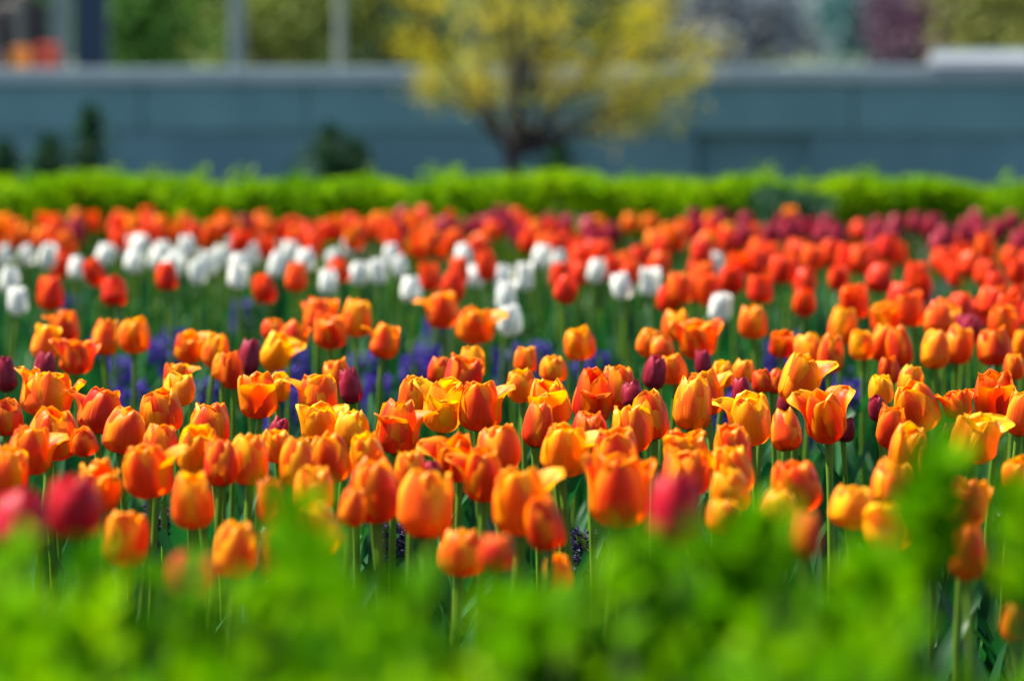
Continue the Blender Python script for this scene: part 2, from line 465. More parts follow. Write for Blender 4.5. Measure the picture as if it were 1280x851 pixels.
    bm = bmesh.new(); bmesh.ops.create_uvsphere(bm, u_segments=18, v_segments=14, radius=1, matrix=Matrix.Translation((0, .012, 1.685)) @ Matrix.Diagonal((.104, .105, .092, 1)))
    link('hair', mesh_bm('hair', bm, True), M['hair'], r)
    for px, m, nm, lab, w, hh in ((21, 'obag', 'orange_bag', 'small orange bag on the wall coping in front of the person in black', .075, .19),
                                  (54, 'rbag', 'red_bag', 'small red bag on the wall coping, right beside the orange one', .095, .215)):
        wx = wall_x(px); q = wall.matrix_basis @ Vector((wx, .12, 1.0465))
        b = empty(nm, q); tag(b, lab, 'bag')
        bm = bmesh.new(); bm_box(bm, -w, w, -.05, .05, 0, hh, .02)
        for v in bm.verts:
            k = 1 + .14 * math.sin(math.pi * v.co.z / hh); v.co.x *= k; v.co.y *= k
        link('bag_body', mesh_bm('bag_body', bm), M[m], b)
        V, Q = tube_arrays([Vector((math.cos(a) * .05, 0, hh - .005 + math.sin(a) * .05)) for a in np.linspace(0, math.pi, 12)], [.005] * 12, 6)
        link('bag_handle', mesh_np('bag_handle', V, Q, True), M['black'], b)
person()

# ------------------------------------------------------------------ trees
def grow_limb(p0, p1, r0, r1, rng, n=8, sag=0.12):
    pts, rad = [], []
    off = Vector((rng.uniform(-1, 1), rng.uniform(-1, 1), rng.uniform(-.2, .6))) * sag * (p1 - p0).length
    for k in range(n + 1):
        t = k / n
        j = Vector((rng.uniform(-1, 1), rng.uniform(-1, 1), rng.uniform(-1, 1))) * .012 * (p1 - p0).length
        pts.append(p0.lerp(p1, t) + off * math.sin(math.pi * t) + (j if 0 < k else Vector()))
        rad.append(r0 + (r1 - r0) * t ** .8)
    return pts, rad

def yellow_tree():
    S = 160.0
    b = at(640, 230, S); Y0 = b.y
    root = empty('blossom_tree', (b.x, Y0, 0))
    tag(root, 'small spreading tree in yellow bloom standing against the concrete wall', 'tree')
    def P(px, py, dy=0.0): return Vector(((px - 640) / S, dy, z_of(py, S)))
    rng = random.Random(5)
    V, Q = [], []
    fork = P(641, 186)
    tube_arrays([Vector((0, 0, -.05)), Vector((0, 0, .03)), Vector((.01, 0, .15)), Vector((0, .01, .28)), fork + Vector((0, 0, .03))], [.085, .072, .06, .062, .058], 10, V, Q)
    mains = [((690, 25), .1, .042), ((655, -90), .35, .03), ((598, 30), -.25, .032), ((548, 70), .2, .028), ((515, 0), -.1, .026), ((735, -60), -.3, .03),
             ((800, 55), .25, .034), ((862, 95), -.2, .026), ((845, -20), .1, .026), ((835, 128), .15, .022), ((575, -70), .3, .026), ((640, -60), -.5, .026), ((722, 10), .5, .026), ((765, 30), -.4, .026), ((600, -20), .6, .024), ((805, 150), -.3, .02), ((545, 118), -.2, .02), ((700, 105), -.5, .02), ((590, 100), .5, .02)]
    tips = []
    for (q, dy, r) in mains:
        e = P(*q, dy)
        st = fork.lerp(Vector((0, 0, .3)), rng.random())
        pts, rad = grow_limb(st, e, r * 1.3, .010, rng, 10, .10)
        tube_arrays(pts, rad, 7, V, Q)
        for k in range(9):
            t = .30 + .7 * (k + rng.random()) / 9
            i = min(int(t * 10), 9); s0 = pts[i].lerp(pts[i + 1], t * 10 - i)
            d = (pts[i + 1] - pts[i]).normalized()
            d2 = (d + Vector((rng.uniform(-1, 1), rng.uniform(-1, 1), rng.uniform(-.55, .8)))).normalized()
            e2 = s0 + d2 * rng.uniform(.22, .55)
            p2, ra2 = grow_limb(s0, e2, .009, .003, rng, 5, .12)
            tube_arrays(p2, ra2, 5, V, Q)
            for z in range(1, 6):
                tips.append((p2[z], z / 5))
        tips.append((pts[-1], 1))
    link('trunk', mesh_np('trunk', [tuple(v) for v in V], Q, True), M['bark'], root)
    C = []
    nr = np.random.default_rng(3)
    for (t, w) in tips:
        px = 640 + t.x * S; k = 5.6 + 9.5 * w
        if px > 770: k *= 1.6
        if px < 560: k *= 1.25
        if abs(px - 655) < 85: k *= .6
        if t.z < .75: k *= .55
        k *= nr.uniform(.1, 1.9)
        C.append(np.array(t) + nr.normal(size=(max(int(k), 1), 3)) * (.045 + .03 * w))
    C = np.concatenate(C)
    v, q = leaf_cloud(C, nr.uniform(.025, .05, len(C)), nr.uniform(.014, .026, len(C)), nr)
    link('crown', mesh_np('crown', v, q), M['ytree'], root)
yellow_tree()

def crown_points(nr, n, rx, ry, rz, cz, clumps):
    cs = nr.normal(size=(clumps, 3)); cs /= np.linalg.norm(cs, axis=1, keepdims=True); cs *= nr.uniform(.35, 1.0, (clumps, 1))
    k = nr.integers(0, clumps, n)
    p = cs[k] + nr.normal(size=(n, 3)) * nr.uniform(.10, .22, (clumps, 1))[k]
    return p * np.array([rx, ry, rz]) + np.array([0, 0, cz])
def far_tree_protos():
    out = []
    for sd in range(3):
        nr = np.random.default_rng(40 + sd); rng = random.Random(sd)
        C = crown_points(nr, 3600, 1.55, 1.4, 1.5, 1.9, 42)
        C = C[C[:, 2] > .15]
        v, q = leaf_cloud(C, nr.uniform(.12, .24, len(C)), nr.uniform(.08, .14, len(C)), nr)
        V, Q = [], []
        tube_arrays([Vector((0, 0, -.1)), Vector((.03, 0, .6)), Vector((-.02, .05, 1.4)), Vector((.05, 0, 2.4))], [.13, .1, .08, .03], 8, V, Q)
        for k in range(7):
            a = rng.uniform(0, 6.28)
            pts, rad = grow_limb(Vector((0, 0, rng.uniform(.5, 1.5))), Vector((math.cos(a) * 1.1, math.sin(a), rng.uniform(1.4, 3))), .05, .01, rng)
            tube_arrays(pts, rad, 6, V, Q)
        out.append((mesh_np('crown', v, q), mesh_np('trunk', [tuple(z) for z in V], Q, True)))
    for c, t in out: c.materials.append(M['ftree']); t.materials.append(M['bark'])
    return out
PROT = far_tree_protos()
far = [(-30, 66, 1.2, (.05, .10, .045), 'dark green tree behind the person in black'),
       (170, 70, 1.1, (.14, .36, .03), 'fresh green tree just right of the navy column'),
       (232, 62, 1.25, (.18, .36, .04), 'mid green tree left of the slim blue-grey post'),
       (330, 66, 1.1, (.32, .42, .05), 'yellow-green tree just right of the slim blue-grey post'),
       (395, 60, 1.2, (.26, .36, .08), 'olive green tree left of the thin pale post'),
       (470, 64, 1.2, (.2, .34, .1), 'soft green tree between the thin pale post and yellow tree'),
       (560, 52, 1.3, (.13, .30, .15), 'blue-green tree behind the left side of the yellow tree'),
       (690, 54, 1.4, (.12, .28, .17), 'dark blue-green tree behind the middle of the yellow tree'),
       (800, 52, 1.35, (.13, .30, .20), 'teal green tree behind the right side of the yellow tree'),
       (915, 54, 1.25, (.40, .48, .43), 'grey-leaved tree just right of the yellow tree'),
       (1030, 46, .85, (.46, .37, .38), 'mauve-tinged tree right of the grey-leaved one'),
       (1092, 50, 1.15, (.14, .34, .26), 'teal green tree left of the dark red one'),
       (1185, 58, 1.0, (.21, .11, .13), 'dark red-leaved tree behind the white stone slab'),
       (1262, 62, 1.1, (.32, .36, .05), 'yellow-green tree right of the dark red one'),
       (1340, 56, 1.2, (.07, .15, .06), 'green tree beyond the end of the white slab')]
for k, (px, s, sc, col, lab) in enumerate(far):
    p = at(px, 105, s)
    r = empty('leafy_tree', (p.x, p.y, .36), rnd.uniform(0, 6.28)); r.scale = (sc * 1.05, sc * 1.05, sc)
    tag(r, lab, 'tree', 'trees behind the wall')
    c = link('crown', PROT[k % 3][0], None, r); c.color = (col[0] * .62, col[1] * .62, col[2] * .75 + .015, 1)  # muted tints with added blue: distance haze put into the leaf colour
    link('trunk', PROT[k % 3][1], None, r)

# ------------------------------------------------------------------ shrubs in front of the wall
def dark_shrub(px, wpx, ytop, s, label, seed, tall=False):
    p = at(px, 200, s)
    h = z_of(ytop, s); w = wpx / s / 2
    r = empty('dark_shrub', (p.x, p.y, 0)); tag(r, label, 'shrub', 'dark shrubs at the foot of the wall')
    nr = np.random.default_rng(seed)
    n = 800
    z = nr.uniform(.02, 1, n) ** .8
    prof = (1 - z ** 2.2) * .9 + .12
    a = nr.uniform(0, 6.28, n); rr = np.sqrt(nr.uniform(0, 1, n)) * prof * w * (1 + .75 * np.sin(a * 3 + z * 9)) * nr.uniform(.6, 1.5, n)
    C = np.stack([np.cos(a) * rr, np.sin(a) * rr, z * h * .96], 1)
    v, q = leaf_cloud(C, nr.uniform(.05, .10, n), nr.uniform(.02, .045, n), nr, .5)
    link('foliage', mesh_np('foliage', v, q), M['dshrub'], r)
    for k in range(4):
        V, Q = tube_arrays([Vector((0, 0, -.03)), Vector((nr.uniform(-.3, .3) * w, nr.uniform(-.3, .3) * w, h * .5)), Vector((nr.uniform(-.4, .4) * w, nr.uniform(-.4, .4) * w, h * .9))], [.012, .008, .003], 5)
        link('stem', mesh_np('stem', [tuple(x) for x in V], Q), M['bark'], r)
dark_shrub(112, 44, 132, 150, 'tallest narrow dark shrub against the wall below the navy column', 1)
dark_shrub(60, 42, 172, 150, 'low dark shrub left of the tallest narrow one', 2)
dark_shrub(5, 36, 178, 150, 'low dark shrub at the left end of the wall', 8)
dark_shrub(412, 58, 158, 150, 'rounded dark shrub against the wall left of the yellow tree', 3)
dark_shrub(446, 36, 178, 150, 'small dark shrub beside the rounded one', 4)
dark_shrub(698, 40, 184, 148, 'small dark green shrub just right of the yellow tree trunk', 5)

# ------------------------------------------------------------------ hedges behind the tulips
def hedge(name, px0, px1, s, ytop, depth, n, mat, label, seed, leaf=.035, wob=.022):
    a, b = at(px0, 113, s), at(px1, 113, s)
    h = z_of(ytop, s)
    r = empty(name, ((a.x + b.x) / 2, a.y, 0)); tag(r, label, 'hedge')
    L = b.x - a.x
    nr = np.random.default_rng(seed)
    x = nr.uniform(-L / 2, L / 2, n)
    ph = nr.uniform(0, 6, 6)
    top = h + wob * (np.sin(x * 3.1 + ph[0]) * .6 + np.sin(x * 7.7 + ph[1]) * .5 + np.sin(x * 17 + ph[2]) * .4)
    y = nr.uniform(0, depth, n)
    # leaves crowd the skin of the hedge: top, front, back
    k = nr.uniform(0, 1, n)
    z = np.where(k < .5, top - np.abs(nr.normal(size=n)) * .07, nr.uniform(.03, 1, n) * top)
    yb = .06 * np.sin(x * 5 + z * 8 + ph[3]) + .05 * np.sin(x * 13 + ph[4])
    y = np.where((k >= .5) & (k < .82), yb + np.abs(nr.normal(size=n)) * .07, y)
    y = np.where((k >= .82) & (k < .92), depth - np.abs(nr.normal(size=n)) * .07, y)
    keep = np.sin(x * 9 + z * 14 + ph[5]) * np.sin(y * 11 + x * 4) > -.62
    C = np.stack([x, y, z], 1)[keep]
    # sprigs standing out of the top
    sp = []
    for q in range(int(L * 9)):
        sx = nr.uniform(-L / 2, L / 2); sy = nr.uniform(0, depth); hh = nr.uniform(.02, .075)
        m = int(5 + hh * 90)
        tt = nr.uniform(0, 1, m)
        sp.append(np.stack([sx + nr.normal(size=m) * .016, sy + nr.normal(size=m) * .016, h - .02 + tt * hh + wob * .5], 1))
    C = np.concatenate([C] + sp)
    v, q = leaf_cloud(C, nr.uniform(.7, 1.25, len(C)) * leaf, nr.uniform(.4, .62, len(C)) * leaf, nr, .6)
    link('foliage', mesh_np('foliage', v, q), mat, r)
    for q in range(int(L * 9)):
        sx = nr.uniform(-L / 2, L / 2); sy = nr.uniform(.1, depth - .1)
        V, Q = tube_arrays([Vector((sx, sy, -.03)), Vector((sx + nr.uniform(-.05, .05), sy, h * .45)), Vector((sx + nr.uniform(-.12, .12), sy + nr.uniform(-.1, .1), h * .88))], [.011, .008, .003], 5)
        link('branch', mesh_np('branch', [tuple(z) for z in V], Q), M['bark'], r)
    return r
hedge('low_hedge', -700, 1000, 335, 233, .9, 74000, M['hedge'], 'long bright green low hedge running behind the tulip bed, under the tree', 21)
hedge('low_hedge', 1012, 1900, 325, 236, .9, 41000, M['hedge'], 'shorter bright green low hedge on the right, past the dark gap', 22)
hedge('dark_bush', 955, 1045, 350, 243, .6, 3500, M['dshrub'], 'darker green bush filling the gap between two hedges', 23, .03)

# ------------------------------------------------------------------ tulip meshes
def smooth01(x):
    x = min(max(x, 0.0), 1.0); return x * x * (3 - 2 * x)
NU, NV = 16, 13
def petal_arrays(ang, rng, inner=False, top=108.0, bend=.5, length=.078, W=.0285, ruff=1.0, scale=1.0, low=.47, twist=0.0):
    """one petal: its spine rises from the foot, swells and turns in (top > 90) or out (top < 90) at its tip"""
    n = NU * 3
    L = length * scale
    r, z = (.003 if inner else .004), 0.0
    sp = [(r, z, 0.0)]
    mid = 92.0
    for k in range(n):
        u = (k + .5) / n
        ph = 4 + (mid - 4) * smooth01(u / low) + (top - mid) * smooth01((u - bend) / (1.02 - bend)) ** 1.0
        ph = math.radians(ph)
        r += math.cos(ph) * L / n * (.90 if inner else 1); z += math.sin(ph) * L / n
        sp.append((r, z, ph))
    p1, p2, p3 = rng.uniform(0, 6), rng.uniform(0, 6), rng.uniform(0, 6)
    tip = rng.uniform(-.05, .05)
    V, UV = [], []
    ca, sa = math.cos(ang), math.sin(ang)
    for i in range(NU):
        u = i / (NU - 1)
        uu = u ** .92
        for j in range(NV):
            v = -1 + 2 * j / (NV - 1)
            # outline
            if uu < .46: wd = W * (.26 + .74 * smooth01(uu / .46))
            else:
                q = (uu - .46) / .54
                wd = W * math.sqrt(max(1 - q ** 2.9, 0)) * (1 - .08 * q)
            wd *= scale * (1 + .035 * ruff * math.sin(9 * uu + p1 + 2 * v) * uu)
            notch = ruff * (.03 * math.sin(v * 4 + p2) + .014 * math.sin(v * 13 + p3) + .008 * math.sin(v * 23 + p1)) * smooth01((uu - .7) / .3)
            k = min(max((uu + notch * .6) * n, 0), n)
            a0 = int(min(k, n - 1)); f = k - a0
            r0 = sp[a0][0] * (1 - f) + sp[a0 + 1][0] * f
            z0 = sp[a0][1] * (1 - f) + sp[a0 + 1][1] * f
            ph = sp[a0 + 1][2]
            Rc = max(r0, .011) * (.94 if not inner else .98)
            if top < 70: Rc *= 1 + .5 * smooth01((uu - .6) / .4)
            aa = max(min(v * wd / Rc, 1.75), -1.75)
            lat = Rc * math.sin(aa); inn = Rc * (1 - math.cos(aa))
            d = -.0011 * math.exp(-(v / .13) ** 2) * math.sin(math.pi * min(uu * 1.1, 1))        # groove of the midrib
            d += ruff * .0016 * uu ** 2 * math.sin(5 * v + 4 * uu + p1) + ruff * .0012 * abs(v) ** 3 * uu * math.sin(11 * uu + p2)
            d += .0008 * (abs(v) ** 4) * smooth01((uu - .35) / .5) * (1 if not inner else .3)    # edges roll outwards a little
            nr_, nz_ = math.sin(ph), -math.cos(ph)
            R = r0 + (d - inn) * nr_; Z = z0 + (d - inn) * nz_
            lat += twist * uu * uu * .01
            V.append((R * ca - lat * sa, R * sa + lat * ca, Z)); UV.append((v * .5 + .5, u))
    Q = [(i * NV + j, i * NV + j + 1, (i + 1) * NV + j + 1, (i + 1) * NV + j) for i in range(NU - 1) for j in range(NV - 1)]
    return V, Q, UV
def bloom_mesh(style, seed):
    """style letters: c closed, o opening, w wide goblet, g ragged; l r f k flare the left, right, front, back outer petal; F folds the front petal low"""
    rng = random.Random(hash_str(style) * 31 + seed)
    V, Q, UV = [], [], []
    base = {'c': 124, 'o': 116, 'w': 98, 'g': 108}[style[0]]
    jit = {'c': 7, 'o': 10, 'w': 10, 'g': 17}[style[0]]
    ruff = {'c': 1.0, 'o': 1.5, 'w': 1.2, 'g': 2.6}[style[0]]
    fl = style[1:]
    rot = 0 if fl else rng.uniform(0, 6.28)
    specs = []
    for a, key in ((90, 'k'), (-30, ''), (210, '')):
        specs.append((a, True, base + rng.uniform(-jit, jit) - (2 if style[0] != 'w' else 0), .5, 1.0 + rng.uniform(-.03, .05), .47))
    for a, key in ((30, 'r'), (150, 'l'), (-90, 'f')):
        top, bend, sc, low = base + rng.uniform(-jit, jit), .5, 1 + rng.uniform(-.07, .04), .47
        if key in fl: top, bend = rng.uniform(5, 40), rng.uniform(.42, .52); sc = 1.02
        if key == 'f' and 'F' in fl: top, bend, sc = rng.uniform(-35, 0), .60, .86
        if key in ('r', 'l') and 'x' in fl: top, bend = rng.uniform(55, 74), .40
        specs.append((a, False, top, bend, sc, low))
    for (a, inner, top, bend, sc, low) in specs:
        v, q, uv = petal_arrays(math.radians(a + rng.uniform(-13, 13)) + rot, rng, inner, top, bend, ruff=ruff, scale=sc, low=low + rng.uniform(-.02, .02), twist=rng.uniform(-.5, .5))
        o = len(V); V += v; UV += uv
        Q += [tuple(o + i for i in f) for f in q]
    me = mesh_np('bloom', V, Q, True)
    A = np.array(V); hgt = float(np.percentile(A[:, 2], 99.5)); low = A[(A[:, 2] < .5 * hgt)]
    me['bh'] = hgt; me['bw'] = 2 * float(np.percentile(np.hypot(low[:, 0], low[:, 1]), 96))
    ul = me.uv_layers.new(name='UVMap')
    idx = np.empty(len(me.loops), dtype=np.int32); me.loops.foreach_get('vertex_index', idx)
    ul.data.foreach_set('uv', np.asarray(UV, dtype=np.float32)[idx].ravel())
    return me
def hash_str(s):
    h = 7
    for ch in s: h = (h * 131 + ord(ch)) % 1000003
    return h
BLOOMS = {}
def get_bloom(style, seed, mat):
    k = (style, seed, mat)
    if k not in BLOOMS:
        b = next((m for (s2, d2, _), m in BLOOMS.items() if s2 == style and d2 == seed), None)
        me = b.copy() if b is not None else bloom_mesh(style, seed)
        me.materials.clear(); me.materials.append(M[mat])
        BLOOMS[k] = me
    return BLOOMS[k]
def stem_mesh(seed):
    rng = random.Random(seed)
    a, b = rng.uniform(-.012, .012), rng.uniform(-.012, .012)
    pts = [Vector((a * math.sin(math.pi * t), b * math.sin(math.pi * t), t * 1.0)) for t in np.linspace(-.04, 1.0, 9)]
    V, Q = tube_arrays(pts, [.0052] * 4 + [.0048] * 3 + [.0044, .0052], 8)
    return mesh_np('stem', [tuple(v) for v in V], Q, True)
STEMS = [stem_mesh(k) for k in range(4)]
for m_ in STEMS: m_.materials.append(M['stem'])
def strap_leaf(rng, ang, length, width, lean, V, Q, nu=9):
    """a broad folded tulip leaf that rises from the stem's foot and arches over"""
    o = len(V)
    ca, sa = math.cos(ang), math.sin(ang)
    r, z = .006, .0
    ph = math.radians(rng.uniform(80, 88)); tw = rng.uniform(-.5, .5)
    for i in range(nu):
        t = i / (nu - 1)
        wd = width * (.35 + .65 * smooth01(t / .35)) * (1 - smooth01((t - .45) / .57) ** 1.2 * .97) * .5
        fold = .45 * wd * (1 - .5 * t)
        wob = .12 * width * math.sin(6 * t + tw * 5)
        for v in (-1, -.5, 0, .5, 1):
            lat = v * wd + tw * t * t * .03; up = fold * abs(v) ** 1.4 + wob * v * t
            R = r - up * math.sin(ph); Z = z + up * math.cos(ph)
            V.append((R * ca - lat * sa, R * sa + lat * ca, Z))
        st = length / (nu - 1)
        r += math.cos(ph) * st; z += math.sin(ph) * st
        ph -= math.radians(lean) * (.25 + 1.2 * t) / (nu - 1) * 1.1
    Q += [(o + i * 5 + j, o + i * 5 + j + 1, o + (i + 1) * 5 + j + 1, o + (i + 1) * 5 + j) for i in range(nu - 1) for j in range(4)]
def foliage_mesh(seed, nl=3):
    rng = random.Random(100 + seed)
    V, Q = [], []
    a0 = rng.uniform(0, 6.28)
    for k in range(nl):
        strap_leaf(rng, a0 + k * 2.2 + rng.uniform(-.5, .5), rng.uniform(.21, .35), rng.uniform(.034, .062), rng.uniform(8, 70), V, Q)
    me = mesh_np('foliage', V, Q, True); me.materials.append(M['tleaf'])
    return me
FOL = [foliage_mesh(k, 3 if k % 3 else 4) for k in range(8)]

def tulip(name, x, y, w, h, style, red, mat, label, group, s=None, lean=None, seed=None, cat='tulip'):
    zc = .445
    if s is None: s = s_for(y, zc)
    p = at(x, y, s)
    bh = h / s                                     # bloom height and width in metres
    bh *= 1.01; w *= 1.02
    rr = random.Random(int(x * 7 + y * 131))
    bm_ = get_bloom(style, rr.randrange(4) if seed is None else seed, mat)
    zs = bh / bm_['bh']
    ws = min(max(w / s / bm_['bw'], .8 * zs), 1.35 * zs)
    zb = p.z - bh * .5
    lx, ly = (rr.uniform(-.022, .022), rr.uniform(-.022, .022)) if lean is None else (lean, rr.uniform(-.02, .02))
    root = empty(name, (p.x - lx, p.y - ly, 0)); tag(root, label, cat, group)
    st = link('stem', STEMS[rr.randrange(4)], None, root)
    d = Vector((lx, ly, zb)); q = Vector((0, 0, 1)).rotation_difference(d)
    st.rotation_mode = 'QUATERNION'; st.rotation_quaternion = q @ Euler((0, 0, rr.uniform(0, 6.28))).to_quaternion()
    k = rr.uniform(.85, 1.1) * min(max(zs, .85), 1.15)
    st.scale = (k, k, d.length)
    b = link('bloom', bm_, None, root, d)
    tl = .19 if rr.random() > .15 else .42
    b.rotation_euler = (rr.uniform(-tl, tl) + .04, rr.uniform(-tl, tl) + (lean or 0) * 6, rr.uniform(-.25, .25) if len(style) > 1 else rr.uniform(0, 6.28))
    b.scale = (ws, ws, zs)
    b.color = (min(max(red + (.04 if mat == 'orange' else 0), 0), 1), rr.random(), rr.random(), 1)
    f = link('foliage', FOL[rr.randrange(8)], None, root)
    f.rotation_euler = (0, 0, rr.uniform(0, 6.28)); g = rr.uniform(.85, 1.15); f.scale = (g, g, g * rr.uniform(.9, 1.12))
    return root

